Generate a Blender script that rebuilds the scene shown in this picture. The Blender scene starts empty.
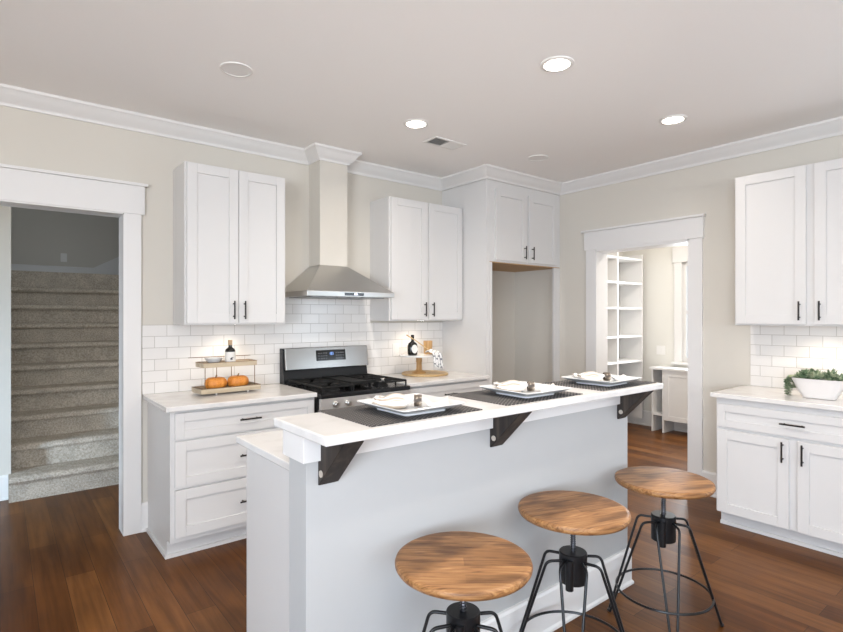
import bpy, bmesh, math, random
from mathutils import Matrix, Vector
random.seed(7)
C = bpy.context.scene.collection
SC = bpy.context.scene
PI = math.pi
R = math.radians

# ------------------------------------------------------------------ camera
cam_d = bpy.data.cameras.new('camera')
cam_d.sensor_width = 36.0
cam_d.lens = 528.4 * 36.0 / 843.0
cam_d.clip_start = 0.02
cam = bpy.data.objects.new('camera', cam_d)
cam.location = (0, 0, 1.44)
cam.rotation_euler = (R(90), 0, R(-38.57))
C.objects.link(cam)
SC.camera = cam

# ------------------------------------------------------------------ world, daylight, exposure
w = bpy.data.worlds.new('daylight')
w.use_nodes = True
SC.world = w
w.node_tree.nodes['Background'].inputs['Color'].default_value = (0.80, 0.90, 1.0, 1)
w.node_tree.nodes['Background'].inputs['Strength'].default_value = 2.0
SC.view_settings.view_transform = 'Standard'
SC.view_settings.look = 'None'
SC.view_settings.exposure = 0.16
SC.view_settings.gamma = 1.0
SC.view_settings.use_curve_mapping = False

DAY = (0.72, 0.86, 1.0)
def area(name, loc, direction, sx, sy, power, color, spread=180):
    d = bpy.data.lights.new(name, 'AREA')
    d.shape = 'RECTANGLE'; d.size = sx; d.size_y = sy
    d.energy = power; d.color = color; d.spread = R(spread)
    o = bpy.data.objects.new(name, d)
    o.location = loc
    o.rotation_euler = Vector(direction).to_track_quat('-Z', 'Y').to_euler()
    C.objects.link(o)
    return o
# daylight through the windows of the room behind the camera, the hall and the pantry
area('daylight_east_door', (4.43, -1.05, 1.15), (-1, 0.1, 0.3), 1.6, 1.9, 24, DAY)
area('daylight_south_window', (-0.2, -3.42, 1.45), (0, 1, 2.8), 2.8, 1.7, 138, (0.95, 0.97, 1.0))
area('daylight_west_window', (-2.92, -1.4, 1.45), (1, 0.35, 0.95), 2.0, 1.6, 182, (0.97, 0.98, 1.0))
area('daylight_west_sky', (-2.90, -1.4, 1.6), (1, 0.45, -0.42), 2.0, 1.2, 28, (0.40, 0.66, 1.0), 95)
area('daylight_south_sky', (-0.2, -3.40, 1.6), (0.25, 1, -0.40), 2.6, 1.2, 8, (0.50, 0.73, 1.0), 95)
area('daylight_hall', (3.10, 4.67, 1.2), (-1, 0, 0), 0.9, 1.9, 11, DAY)
area('hall_ceiling_lamp', (0.55, 4.62, 2.755), (0, 0.35, -1), 0.25, 0.25, 7, (1.0, 0.88, 0.74))
area('daylight_hall_sidelight', (-1.94, 4.22, 0.62), (1, 0.55, -0.12), 0.25, 0.95, 40, (0.58, 0.78, 1.0), 110)
area('daylight_pantry', (6.60, 2.76, 1.5), (-1, 0, 0), 0.66, 1.2, 40, (0.92, 0.96, 1.0))
area('pantry_ceiling_lamp', (5.6, 2.3, 2.755), (0, 0, -1), 0.3, 0.3, 30, (1.0, 0.92, 0.82))

# ------------------------------------------------------------------ materials
def mat(name, col, rough=0.5, metal=0.0, spec=0.5, emit=None, estr=0.0, coat=0.0):
    m = bpy.data.materials.new(name); m.use_nodes = True
    b = m.node_tree.nodes['Principled BSDF']
    b.inputs['Base Color'].default_value = (*col, 1)
    b.inputs['Roughness'].default_value = rough
    b.inputs['Metallic'].default_value = metal
    b.inputs['Specular IOR Level'].default_value = spec
    b.inputs['Coat Weight'].default_value = coat
    if emit:
        b.inputs['Emission Color'].default_value = (*emit, 1)
        b.inputs['Emission Strength'].default_value = estr
    return m
def N(m, t, **kw):
    n = m.node_tree.nodes.new(t)
    for k, v in kw.items():
        if k in n.inputs.keys(): n.inputs[k].default_value = v
        else: setattr(n, k, v)
    return n
def L(m, a, b): m.node_tree.links.new(a, b)
def BS(m): return m.node_tree.nodes['Principled BSDF']
def coords(m, swiz=None, scale=(1, 1, 1), off=(0, 0, 0), space='Object'):
    tc = N(m, 'ShaderNodeTexCoord')
    out = tc.outputs[space]
    if swiz:
        s = N(m, 'ShaderNodeSeparateXYZ'); L(m, out, s.inputs[0])
        c = N(m, 'ShaderNodeCombineXYZ')
        for i, ch in enumerate(swiz): L(m, s.outputs['XYZ'.index(ch)], c.inputs[i])
        out = c.outputs[0]
    mp = N(m, 'ShaderNodeMapping'); L(m, out, mp.inputs[0])
    mp.inputs['Scale'].default_value = scale; mp.inputs['Location'].default_value = off
    return mp.outputs[0]
def ramp(m, fac, stops):
    r = N(m, 'ShaderNodeValToRGB'); L(m, fac, r.inputs[0])
    e = r.color_ramp.elements
    while len(e) < len(stops): e.new(0.5)
    for k, (p, c) in enumerate(stops):
        e[k].position = p; e[k].color = (*c, 1)
    return r.outputs[0]
def mix(m, fac, a, b, mode='MIX'):
    x = N(m, 'ShaderNodeMix', data_type='RGBA', blend_type=mode)
    if isinstance(fac, float): x.inputs[0].default_value = fac
    else: L(m, fac, x.inputs[0])
    for v, i in ((a, 6), (b, 7)):
        if isinstance(v, tuple): x.inputs[i].default_value = (*v, 1)
        else: L(m, v, x.inputs[i])
    return x.outputs[2]
def bump(m, h, strength=0.3, dist=0.002):
    b = N(m, 'ShaderNodeBump'); b.inputs['Strength'].default_value = strength; b.inputs['Distance'].default_value = dist
    L(m, h, b.inputs['Height']); L(m, b.outputs[0], BS(m).inputs['Normal'])

M = {}
M['cab'] = mat('cabinet_white_paint', (0.665, 0.652, 0.64), 0.38)
M['trim'] = mat('trim_white_paint', (0.73, 0.715, 0.70), 0.35)
M['ceil'] = mat('ceiling_paint', (0.92, 0.90, 0.88), 0.9, spec=0.2)
M['wall'] = mat('greige_wall_paint', (0.625, 0.590, 0.530), 0.85, spec=0.2)
M['island'] = mat('island_pale_paint', (0.46, 0.462, 0.46), 0.55, spec=0.3)
M['quartz'] = mat('white_quartz', (0.84, 0.82, 0.795), 0.18)
n = N(M['quartz'], 'ShaderNodeTexNoise', Scale=9.0, Detail=6.0)
L(M['quartz'], coords(M['quartz']), n.inputs['Vector'])
L(M['quartz'], ramp(M['quartz'], n.outputs['Fac'], [(0.35, (0.67, 0.65, 0.63)), (0.55, (0.73, 0.71, 0.69))]), BS(M['quartz']).inputs['Base Color'])
M['steel'] = mat('brushed_steel', (0.52, 0.51, 0.49), 0.28, 1.0)
M['iron'] = mat('cast_iron_black', (0.008, 0.008, 0.008), 0.6, spec=0.3)
M['enamel'] = mat('black_enamel', (0.008, 0.008, 0.009), 0.25, spec=0.35)
M['glassblack'] = mat('black_glass', (0.006, 0.006, 0.007), 0.06)
M['bronze'] = mat('dark_bronze_metal', (0.028, 0.024, 0.022), 0.4, 0.6)
M['stoolmetal'] = mat('black_stool_metal', (0.010, 0.010, 0.011), 0.32, 0.2, spec=0.4)
M['screw'] = mat('steel_screw', (0.10, 0.10, 0.11), 0.35, 0.9)
M['plastic'] = mat('white_plastic', (0.80, 0.78, 0.75), 0.4)
M['porcelain'] = mat('white_porcelain', (0.68, 0.68, 0.675), 0.15)
M['vent_dark'] = mat('vent_dark', (0.10, 0.095, 0.09), 0.8)
M['lampglow'] = mat('lamp_lens', (1, 1, 1), 0.5, emit=(1.0, 0.93, 0.84), estr=14.0)
M['display'] = mat('blue_display_digits', (0.02, 0.03, 0.1), 0.3, emit=(0.25, 0.45, 1.0), estr=2.5)
M['maple'] = mat('raw_maple_underside', (0.50, 0.31, 0.15), 0.6)
M['pumpkin'] = mat('orange_pumpkin', (0.62, 0.20, 0.025), 0.5)
n = N(M['pumpkin'], 'ShaderNodeTexNoise', Scale=38.0, Detail=3.0)
L(M['pumpkin'], ramp(M['pumpkin'], n.outputs['Fac'], [(0.35, (0.55, 0.15, 0.012)), (0.7, (0.80, 0.36, 0.07))]), BS(M['pumpkin']).inputs['Base Color'])
M['stemwood'] = mat('dry_stem', (0.22, 0.13, 0.06), 0.8)
M['label'] = mat('paper_label', (0.78, 0.76, 0.72), 0.7)
M['ink'] = mat('dark_ink', (0.03, 0.03, 0.035), 0.7)
M['cork'] = mat('cork_stopper', (0.40, 0.28, 0.17), 0.8)
M['bottle'] = mat('dark_bottle_glass', (0.012, 0.012, 0.010), 0.08)
M['tancloth'] = mat('cream_napkin', (0.78, 0.74, 0.68), 0.9, spec=0.1)
M['marble'] = mat('white_marble', (0.80, 0.79, 0.77), 0.15)
M['planter'] = mat('white_ceramic', (0.72, 0.69, 0.67), 0.45)
M['soil'] = mat('dark_soil', (0.03, 0.022, 0.015), 0.95)
M['pane'] = mat('window_glass', (1, 1, 1), 0.0)
BS(M['pane']).inputs['Transmission Weight'].default_value = 1.0
BS(M['pane']).inputs['IOR'].default_value = 1.05

def wood(name, cols, scale=(1, 1, 1), grain=26.0, rough=0.45, axis='X'):
    m = mat(name, cols[0], rough)
    s = {'X': (1.2, grain, grain), 'Y': (grain, 1.2, grain), 'Z': (grain, grain, 1.2)}[axis]
    n = N(m, 'ShaderNodeTexNoise', Scale=1.0, Detail=5.0, Roughness=0.6, Distortion=0.6)
    L(m, coords(m, scale=s), n.inputs['Vector'])
    L(m, ramp(m, n.outputs['Fac'], [(0.30, cols[0]), (0.50, cols[1]), (0.70, cols[2])]), BS(m).inputs['Base Color'])
    return m
M['traywood'] = wood('tray_wood', [(0.09, 0.05, 0.022), (0.16, 0.09, 0.04), (0.24, 0.14, 0.07)])
M['traylip'] = wood('tray_side_wood', [(0.40, 0.31, 0.20), (0.50, 0.41, 0.29), (0.58, 0.49, 0.37)])
M['boardwood'] = wood('board_wood', [(0.48, 0.30, 0.13), (0.60, 0.41, 0.20), (0.68, 0.50, 0.27)])
M['standwood'] = wood('stand_wood', [(0.36, 0.19, 0.07), (0.48, 0.28, 0.11), (0.56, 0.35, 0.16)], axis='Z')
M['darkwood'] = wood('dark_bracket_wood', [(0.010, 0.007, 0.006), (0.026, 0.019, 0.015), (0.062, 0.046, 0.034)], axis='Z', grain=28, rough=0.6)

# stool seat: glued boards of varied tone
m = M['seat'] = mat('stool_seat_wood', (0.4, 0.2, 0.1), 0.42, spec=0.3)
v = coords(m)
br = N(m, 'ShaderNodeTexBrick', offset=0.37)
for k, val in (('Scale', 1.0), ('Mortar Size', 0.0), ('Brick Width', 0.75), ('Row Height', 0.055), ('Bias', -0.1)): br.inputs[k].default_value = val
br.inputs['Color1'].default_value = (0.0, 0.0, 0.0, 1); br.inputs['Color2'].default_value = (1, 1, 1, 1)
L(m, v, br.inputs['Vector'])
n = N(m, 'ShaderNodeTexNoise', Scale=1.0, Detail=6.0, Roughness=0.62, Distortion=0.9)
L(m, coords(m, scale=(5.0, 75, 75)), n.inputs['Vector'])
n2 = N(m, 'ShaderNodeTexNoise', Scale=1.0, Detail=2.0)
L(m, coords(m, scale=(5, 15, 15), off=(3, 1, 0)), n2.inputs['Vector'])
g = ramp(m, n.outputs['Fac'], [(0.30, (0.105, 0.042, 0.015)), (0.42, (0.25, 0.115, 0.042)), (0.55, (0.35, 0.175, 0.068)), (0.70, (0.45, 0.25, 0.11))])
tone = ramp(m, br.outputs['Color'], [(0.0, (0.62, 0.58, 0.54)), (0.5, (1, 1, 1)), (1.0, (1.12, 1.12, 1.12))])
g = mix(m, 0.75, g, tone, 'MULTIPLY')
dk = ramp(m, n2.outputs['Fac'], [(0.36, (0.50, 0.46, 0.44)), (0.52, (1, 1, 1))])
g = mix(m, 0.8, g, dk, 'MULTIPLY')
L(m, g, BS(m).inputs['Base Color'])

# floor: brown hardwood boards running along Y
m = M['floor'] = mat('hardwood_floor', (0.1, 0.04, 0.02), 0.34, spec=0.14)
br = N(m, 'ShaderNodeTexBrick', offset=0.41, offset_frequency=2)
for k, val in (('Scale', 1.0), ('Mortar Size', 0.0011), ('Mortar Smooth', 0.2), ('Brick Width', 1.35), ('Row Height', 0.14), ('Bias', 0.0)): br.inputs[k].default_value = val
br.inputs['Color1'].default_value = (0, 0, 0, 1); br.inputs['Color2'].default_value = (1, 1, 1, 1); br.inputs['Mortar'].default_value = (0.0, 0.0, 0.0, 1)
vv = coords(m, swiz='YXZ')
L(m, vv, br.inputs['Vector'])
n = N(m, 'ShaderNodeTexNoise', Scale=1.0, Detail=4.0, Roughness=0.55, Distortion=0.25)
L(m, coords(m, scale=(34, 1.6, 1)), n.inputs['Vector'])
n2 = N(m, 'ShaderNodeTexNoise', Scale=1.0, Detail=3.0)
L(m, coords(m, scale=(5, 1.6, 1)), n2.inputs['Vector'])
base = ramp(m, br.outputs['Color'], [(0.0, (0.092, 0.031, 0.0065)), (0.5, (0.135, 0.051, 0.0120)), (1.0, (0.200, 0.084, 0.0240))])
grain = ramp(m, n.outputs['Fac'], [(0.32, (0.60, 0.56, 0.53)), (0.62, (1.1, 1.1, 1.1))])
blot = ramp(m, n2.outputs['Fac'], [(0.32, (0.60, 0.56, 0.53)), (0.68, (1.16, 1.15, 1.12))])
c = mix(m, 0.8, base, grain, 'MULTIPLY'); c = mix(m, 0.8, c, blot, 'MULTIPLY')
c = mix(m, br.outputs['Fac'], c, (0.018, 0.008, 0.004))
L(m, c, BS(m).inputs['Base Color'])

def tile(name, swiz):
    m = mat(name, (0.8, 0.78, 0.75), 0.14)
    br = N(m, 'ShaderNodeTexBrick', offset=0.5)
    for k, val in (('Scale', 1.0), ('Mortar Size', 0.0018), ('Mortar Smooth', 0.3), ('Brick Width', 0.154), ('Row Height', 0.0775)): br.inputs[k].default_value = val
    br.inputs['Color1'].default_value = (0.74, 0.715, 0.69, 1); br.inputs['Color2'].default_value = (0.79, 0.77, 0.745, 1)
    br.inputs['Mortar'].default_value = (0.46, 0.435, 0.40, 1)
    L(m, coords(m, swiz=swiz, off=(0.03, -0.914, 0)), br.inputs['Vector'])
    L(m, br.outputs['Color'], BS(m).inputs['Base Color'])
    inv = N(m, 'ShaderNodeMath', operation='SUBTRACT'); inv.inputs[0].default_value = 1.0
    L(m, br.outputs['Fac'], inv.inputs[1])
    bump(m, inv.outputs[0], 0.5, 0.002)
    return m
M['tileback'] = tile('subway_tile_back', 'XZY')
M['tileright'] = tile('subway_tile_side', 'YZX')

m = M['carpet'] = mat('grey_carpet', (0.3, 0.28, 0.25), 0.95, spec=0.05)
n = N(m, 'ShaderNodeTexNoise', Scale=75.0, Detail=4.0, Roughness=0.7)
L(m, coords(m), n.inputs['Vector'])
n2 = N(m, 'ShaderNodeTexNoise', Scale=9.0, Detail=2.0)
L(m, coords(m), n2.inputs['Vector'])
c1 = ramp(m, n.outputs['Fac'], [(0.3, (0.29, 0.25, 0.20)), (0.7, (0.62, 0.56, 0.48))])
c2 = ramp(m, n2.outputs['Fac'], [(0.3, (0.8, 0.8, 0.8)), (0.7, (1.1, 1.1, 1.1))])
L(m, mix(m, 0.7, c1, c2, 'MULTIPLY'), BS(m).inputs['Base Color'])
bump(m, n.outputs['Fac'], 0.8, 0.006)

# woven placemat: dark with pale flecks in a fine grid
m = M['mat'] = mat('woven_placemat', (0.05, 0.05, 0.05), 0.75)
ck = N(m, 'ShaderNodeTexBrick', offset=0.5)
for k, val in (('Scale', 1.0), ('Mortar Size', 0.0042), ('Mortar Smooth', 0.1), ('Brick Width', 0.016), ('Row Height', 0.0115)): ck.inputs[k].default_value = val
ck.inputs['Color1'].default_value = (0.30, 0.27, 0.25, 1); ck.inputs['Color2'].default_value = (0.21, 0.19, 0.18, 1); ck.inputs['Mortar'].default_value = (0.018, 0.017, 0.018, 1)
L(m, coords(m, swiz='YXZ'), ck.inputs['Vector']); L(m, ck.outputs['Color'], BS(m).inputs['Base Color'])

# tea towel with dark broken lines, napkin ring with dark and pale bands
m = M['towel'] = mat('printed_tea_towel', (0.8, 0.78, 0.76), 0.9, spec=0.1)
wv = N(m, 'ShaderNodeTexBrick', offset=0.3)
for k, val in (('Scale', 1.0), ('Mortar Size', 0.005), ('Brick Width', 0.05), ('Row Height', 0.034)): wv.inputs[k].default_value = val
wv.inputs['Color1'].default_value = (0.78, 0.77, 0.76, 1); wv.inputs['Color2'].default_value = (0.75, 0.74, 0.73, 1); wv.inputs['Mortar'].default_value = (0.20, 0.20, 0.22, 1)
nz = N(m, 'ShaderNodeTexNoise', Scale=40.0)
L(m, coords(m, space='UV'), wv.inputs['Vector'])
L(m, coords(m, space='UV'), nz.inputs['Vector'])
L(m, mix(m, ramp(m, nz.outputs['Fac'], [(0.56, (0, 0, 0)), (0.60, (1, 1, 1))]), wv.outputs['Color'], (0.78, 0.77, 0.76)), BS(m).inputs['Base Color'])
m = M['ring'] = mat('banded_napkin_ring', (0.1, 0.08, 0.06), 0.5)
nz = N(m, 'ShaderNodeTexNoise', Scale=55.0, Detail=2.0)
L(m, coords(m), nz.inputs['Vector'])
L(m, ramp(m, nz.outputs['Fac'], [(0.42, (0.055, 0.038, 0.026)), (0.55, (0.16, 0.12, 0.085)), (0.66, (0.55, 0.47, 0.38))]), BS(m).inputs['Base Color'])
m = M['napkin'] = mat('white_folded_napkin', (0.80, 0.775, 0.74), 0.9, spec=0.1)
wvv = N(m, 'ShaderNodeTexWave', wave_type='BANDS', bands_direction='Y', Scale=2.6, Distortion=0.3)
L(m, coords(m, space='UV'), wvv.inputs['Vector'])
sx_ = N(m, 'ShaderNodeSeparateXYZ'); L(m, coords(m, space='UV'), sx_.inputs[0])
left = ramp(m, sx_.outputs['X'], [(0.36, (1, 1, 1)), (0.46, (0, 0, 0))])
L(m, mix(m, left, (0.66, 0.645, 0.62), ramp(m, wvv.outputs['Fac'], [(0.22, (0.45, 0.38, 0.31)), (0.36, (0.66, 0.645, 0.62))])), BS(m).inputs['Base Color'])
m = M['leaf'] = mat('succulent_leaf', (0.12, 0.2, 0.1), 0.5)
nz = N(m, 'ShaderNodeTexNoise', Scale=26.0, Detail=2.0)
L(m, coords(m), nz.inputs['Vector'])
L(m, ramp(m, nz.outputs['Fac'], [(0.34, (0.06, 0.11, 0.05)), (0.48, (0.17, 0.24, 0.14)), (0.60, (0.36, 0.40, 0.26))]), BS(m).inputs['Base Color'])

# ------------------------------------------------------------------ builders
def tag(o, label=None, cat=None, group=None, kind=None):
    if label: o['label'] = label
    if cat: o['category'] = cat
    if group: o['group'] = group
    if kind: o['kind'] = kind
    return o
def obj(name, bm, m, parent=None, loc=(0, 0, 0), rot=(0, 0, 0), bev=0.0, smooth=False):
    me = bpy.data.meshes.new(name)
    bmesh.ops.recalc_face_normals(bm, faces=bm.faces)
    bm.to_mesh(me); bm.free()
    me.materials.append(m)
    if smooth:
        for p in me.polygons: p.use_smooth = True
        me.set_sharp_from_angle(angle=R(38))
    o = bpy.data.objects.new(name, me); C.objects.link(o)
    o.location = loc; o.rotation_euler = rot
    if parent: o.parent = parent
    if bev:
        md = o.modifiers.new('bevel', 'BEVEL'); md.width = bev; md.segments = 2; md.limit_method = 'ANGLE'; md.angle_limit = R(40)
    return o
def thing(name, label, cat, loc=(0, 0, 0), rz=0, group=None):
    o = bpy.data.objects.new(name, None); C.objects.link(o)
    o.empty_display_size = 0.1
    o.location = loc; o.rotation_euler = (0, 0, rz)
    return tag(o, label, cat, group)
def struct(name, bm, m, bev=0.0, smooth=False): return tag(obj(name, bm, m, bev=bev, smooth=smooth), kind='structure')
def bx(bm, x0, x1, y0, y1, z0, z1):
    vs = [bm.verts.new((x, y, z)) for z in (z0, z1) for x, y in ((x0, y0), (x1, y0), (x1, y1), (x0, y1))]
    for f in ((3, 2, 1, 0), (4, 5, 6, 7), (0, 1, 5, 4), (1, 2, 6, 5), (2, 3, 7, 6), (3, 0, 4, 7)):
        bm.faces.new([vs[i] for i in f])
    return bm
def box(*a): return bx(bmesh.new(), *a)
def boxes(*l):
    bm = bmesh.new()
    for a in l: bx(bm, *a)
    return bm
def lathe(prof, n=32, bm=None, cx=0, cy=0):
    bm = bm or bmesh.new(); rings = []
    for r, z in prof:
        if r < 1e-6: rings.append([bm.verts.new((cx, cy, z))])
        else: rings.append([bm.verts.new((cx + r * math.cos(2 * PI * k / n), cy + r * math.sin(2 * PI * k / n), z)) for k in range(n)])
    for a, b in zip(rings, rings[1:]):
        for k in range(n):
            q = [a[k % len(a)], a[(k + 1) % len(a)], b[(k + 1) % len(b)], b[k % len(b)]]
            q = list(dict.fromkeys(q))
            if len(q) > 2: bm.faces.new(q)
    if prof[0] == prof[-1]:                      # closed section: a ring, no end caps
        bmesh.ops.remove_doubles(bm, verts=bm.verts, dist=1e-6)
        return bm
    if len(rings[0]) > 1: bm.faces.new(rings[0][::-1])
    if len(rings[-1]) > 1: bm.faces.new(rings[-1])
    return bm
def tube(pts, r, n=10, bm=None, closed=False):
    bm = bm or bmesh.new(); P = [Vector(p) for p in pts]; rings = []
    m_ = len(P); up = None
    for i, p in enumerate(P):
        if closed: t = (P[(i + 1) % m_] - P[i - 1]).normalized()
        else: t = ((P[min(i + 1, m_ - 1)] - P[i]).normalized() + (P[i] - P[max(i - 1, 0)]).normalized()).normalized()
        if up is None:
            up = Vector((0, 0, 1)) if abs(t.z) < 0.9 else Vector((1, 0, 0))
        a = (up - t * up.dot(t)).normalized(); b = t.cross(a); up = a
        rr = r[i] if isinstance(r, (list, tuple)) else r
        rings.append([bm.verts.new(p + a * rr * math.cos(2 * PI * k / n) + b * rr * math.sin(2 * PI * k / n)) for k in range(n)])
    seq = list(zip(rings, rings[1:])) + ([(rings[-1], rings[0])] if closed else [])
    for A, B in seq:
        for k in range(n): bm.faces.new((A[k], A[(k + 1) % n], B[(k + 1) % n], B[k]))
    if not closed:
        bm.faces.new(rings[0][::-1]); bm.faces.new(rings[-1])
    return bm
def arcpts(p0, p1, p2, r=0.02, n=5):
    """rounded corner at p1"""
    a, b, c = map(Vector, (p0, p1, p2))
    u = (a - b).normalized() * r; v_ = (c - b).normalized() * r
    return [((b + u) * (1 - t) ** 2 + b * 2 * t * (1 - t) + (b + v_) * t * t) for t in [k / n for k in range(n + 1)]]
def prism(poly, a0, a1, axis='X'):
    """poly of 2D points extruded along an axis: X -> (y,z), Y -> (x,z), Z -> (x,y)"""
    bm = bmesh.new()
    def P(p, a): return {'X': (a, p[0], p[1]), 'Y': (p[0], a, p[1]), 'Z': (p[0], p[1], a)}[axis]
    A = [bm.verts.new(P(p, a0)) for p in poly]; B = [bm.verts.new(P(p, a1)) for p in poly]
    bm.faces.new(A[::-1]); bm.faces.new(B); k = len(poly)
    for i in range(k): bm.faces.new((A[i], A[(i + 1) % k], B[(i + 1) % k], B[i]))
    return bm
def sweep(path, prof):
    """profile (out, z) swept along an open XY path, out to the right of travel, mitred"""
    bm = bmesh.new(); rings = []
    P = [Vector((x, y)) for x, y in path]
    for i, p in enumerate(P):
        ns = []
        if i > 0: d = (P[i] - P[i - 1]).normalized(); ns.append(Vector((d.y, -d.x)))
        if i < len(P) - 1: d = (P[i + 1] - P[i]).normalized(); ns.append(Vector((d.y, -d.x)))
        if len(ns) == 1: o = ns[0]
        else: o = (ns[0] + ns[1]) / (1 + ns[0].dot(ns[1]))
        rings.append([bm.verts.new((p.x + o.x * a, p.y + o.y * a, z)) for a, z in prof])
    k = len(prof)
    for A, B in zip(rings, rings[1:]):
        for j in range(k): bm.faces.new((A[j], A[(j + 1) % k], B[(j + 1) % k], B[j]))
    bm.faces.new(rings[0]); bm.faces.new(rings[-1][::-1])
    return bm

# ------------------------------------------------------------------ the room shell
ZC = 2.765                    # ceiling
YB = 3.93                     # back wall face
XR = 4.45                     # right wall face
struct('floor', box(-3.2, 6.9, -3.7, 9.0, -0.06, 0.0), M['floor'])
struct('ceiling', box(-3.2, 6.9, -3.7, 5.28, ZC, ZC + 0.1), M['ceil'])
# back wall with the cased opening to the hall
struct('wall_back', boxes((-3.0, -0.45, YB, 4.067, 0, ZC), (0.633, XR + 0.16, YB, 4.067, 0, ZC), (-0.45, 0.633, YB, 4.067, 2.116, ZC)), M['wall'])
# right wall with the cased opening to the pantry and a glazed door behind the camera
T = 0.17
struct('wall_right', boxes((XR, XR + T, 3.0 - 0.095, YB, 0, ZC), (XR, XR + T, 0.05, 2.027, 0, ZC), (XR, XR + T, 2.027, 2.905, 2.075, ZC),
                           (XR, XR + T, -1.95, 0.05, 2.2, ZC), (XR, XR + T, -3.6, -1.95, 0, ZC)), M['wall'])
struct('wall_left', boxes((-3.1, -2.95, -3.6, -2.5, 0, ZC), (-3.1, -2.95, -0.3, 4.067, 0, ZC), (-3.1, -2.95, -2.5, -0.3, 0, 0.6), (-3.1, -2.95, -2.5, -0.3, 2.3, ZC)), M['wall'])
struct('wall_front', boxes((-3.1, -1.7, -3.6, -3.45, 0, ZC), (1.3, XR + T, -3.6, -3.45, 0, ZC), (-1.7, 1.3, -3.6, -3.45, 0, 0.55), (-1.7, 1.3, -3.6, -3.45, 2.35, ZC)), M['wall'])
# hall beyond the back wall
struct('wall_hall', boxes((-3.0, 0.067, 5.28, 5.40, 0, 4.6), (1.20, 3.2, 5.28, 5.40, 0, 4.6), (0.067, 1.20, 5.28, 5.40, 2.55, 2.9)), M['wall'])
struct('wall_hall_end', boxes((-2.10, -1.97, 4.067, 5.28, 0, ZC), (3.12, 3.22, 4.067, 5.40, 0, ZC)), M['wall'])
# stairwell
struct('wall_stairwell', boxes((-0.05, 0.067, 5.40, 8.57, 0, 4.6), (1.20, 1.32, 5.40, 7.46, 0, 4.6), (-0.12, 3.2, 8.45, 8.57, 0, 4.6), (3.1, 3.2, 5.4, 8.45, 0, 4.6), (1.32, 3.1, 7.34, 7.46, 0, 4.6)), M['wall'])
struct('ceiling_stairwell', box(-0.12, 3.2, 5.28, 8.57, 4.5, 4.6), M['ceil'])
# pantry
PX = 6.66; PY = 3.93
struct('wall_pantry', boxes((XR + T, PX + 0.12, PY, PY + 0.12, 0, ZC), (PX, PX + 0.12, 3.15, PY, 0, ZC), (PX, PX + 0.12, 0.6, 2.35, 0, ZC),
                            (PX, PX + 0.12, 2.35, 3.15, 0, 0.86), (PX, PX + 0.12, 2.35, 3.15, 2.11, ZC), (XR + T, PX, 0.6, 0.72, 0, ZC)), mat('pantry_wall_paint', (0.70, 0.68, 0.63), 0.85, spec=0.2))

# hood chase in wall paint
CH0, CH1, CHY = 1.964, 2.212, 3.744
struct('wall_chase', box(CH0, CH1, CHY, YB, 1.842, ZC), M['wall'])

# crown moulding all round, mitred about the chase and the fridge surround
FX, FY = 3.391, 3.323
Zc0 = 2.665
crown = [(0.0, Zc0), (0.012, Zc0), (0.014, Zc0 + 0.014), (0.022, Zc0 + 0.022), (0.04, Zc0 + 0.036), (0.062, Zc0 + 0.062), (0.074, Zc0 + 0.078), (0.084, Zc0 + 0.084), (0.086, ZC), (0.0, ZC)]
struct('trim_1', sweep([(-2.95, YB), (CH0, YB), (CH0, CHY), (CH1, CHY), (CH1, YB), (FX, YB), (FX, FY), (XR, FY), (XR, -3.45)], crown), M['trim'], smooth=True)
# baseboards
bprof = [(0, 0), (0.024, 0), (0.024, 0.012), (0.016, 0.022), (0.016, 0.178), (0.010, 0.190), (0, 0.192)]
struct('baseboard_back', sweep([(0.735, YB), (0.775, YB)], bprof), M['trim'])
struct('baseboard_right', sweep([(XR, 1.924), (XR, 1.585)], bprof), M['trim'])
struct('baseboard_alcove', sweep([(3.43, YB), (XR, YB), (XR, 3.344)], bprof), M['trim'])
struct('baseboard_hall', sweep([(-1.95, 5.28), (0.05, 5.28)], bprof), M['trim'])
struct('baseboard_landing', sweep([(0.067, 8.45), (1.0, 8.45)], [(a, z * 0.78 + 1.95) for a, z in bprof]), M['trim'])
struct('baseboard_pantry', sweep([(PX, PY), (PX, 0.75)], bprof), M['trim'])

# casing of the opening to the hall: legs, craftsman header, cap, jamb lining
def casing_back():
    y = YB
    return boxes((0.633, 0.735, y - 0.02, y, 0, 2.114), (-0.55, -0.45, y - 0.02, y, 0, 2.114),
                 (-0.57, 0.755, y - 0.026, y, 2.114, 2.30), (-0.585, 0.772, y - 0.044, y, 2.30, 2.318),
                 (0.6285, 0.634, y - 0.02, 4.075, 0, 2.105), (-0.451, -0.438, y - 0.02, 4.075, 0, 2.105), (-0.438, 0.6285, y - 0.02, 4.075, 2.105, 2.117))
struct('trim_2', casing_back(), M['trim'], bev=0.002)
x = XR
struct('trim_3', boxes((x - 0.02, x, 2.905, 3.006, 0, 2.075), (x - 0.02, x, 1.924, 2.027, 0, 2.075),
                       (x - 0.026, x, 1.912, 3.022, 2.073, 2.245), (x - 0.044, x, 1.898, 3.048, 2.245, 2.263),
                       (x - 0.02, x + T + 0.005, 2.893, 2.906, 0, 2.062), (x - 0.02, x + T + 0.005, 2.026, 2.039, 0, 2.062), (x - 0.02, x + T + 0.005, 2.039, 2.893, 2.05, 2.076)), M['trim'], bev=0.002)

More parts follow.
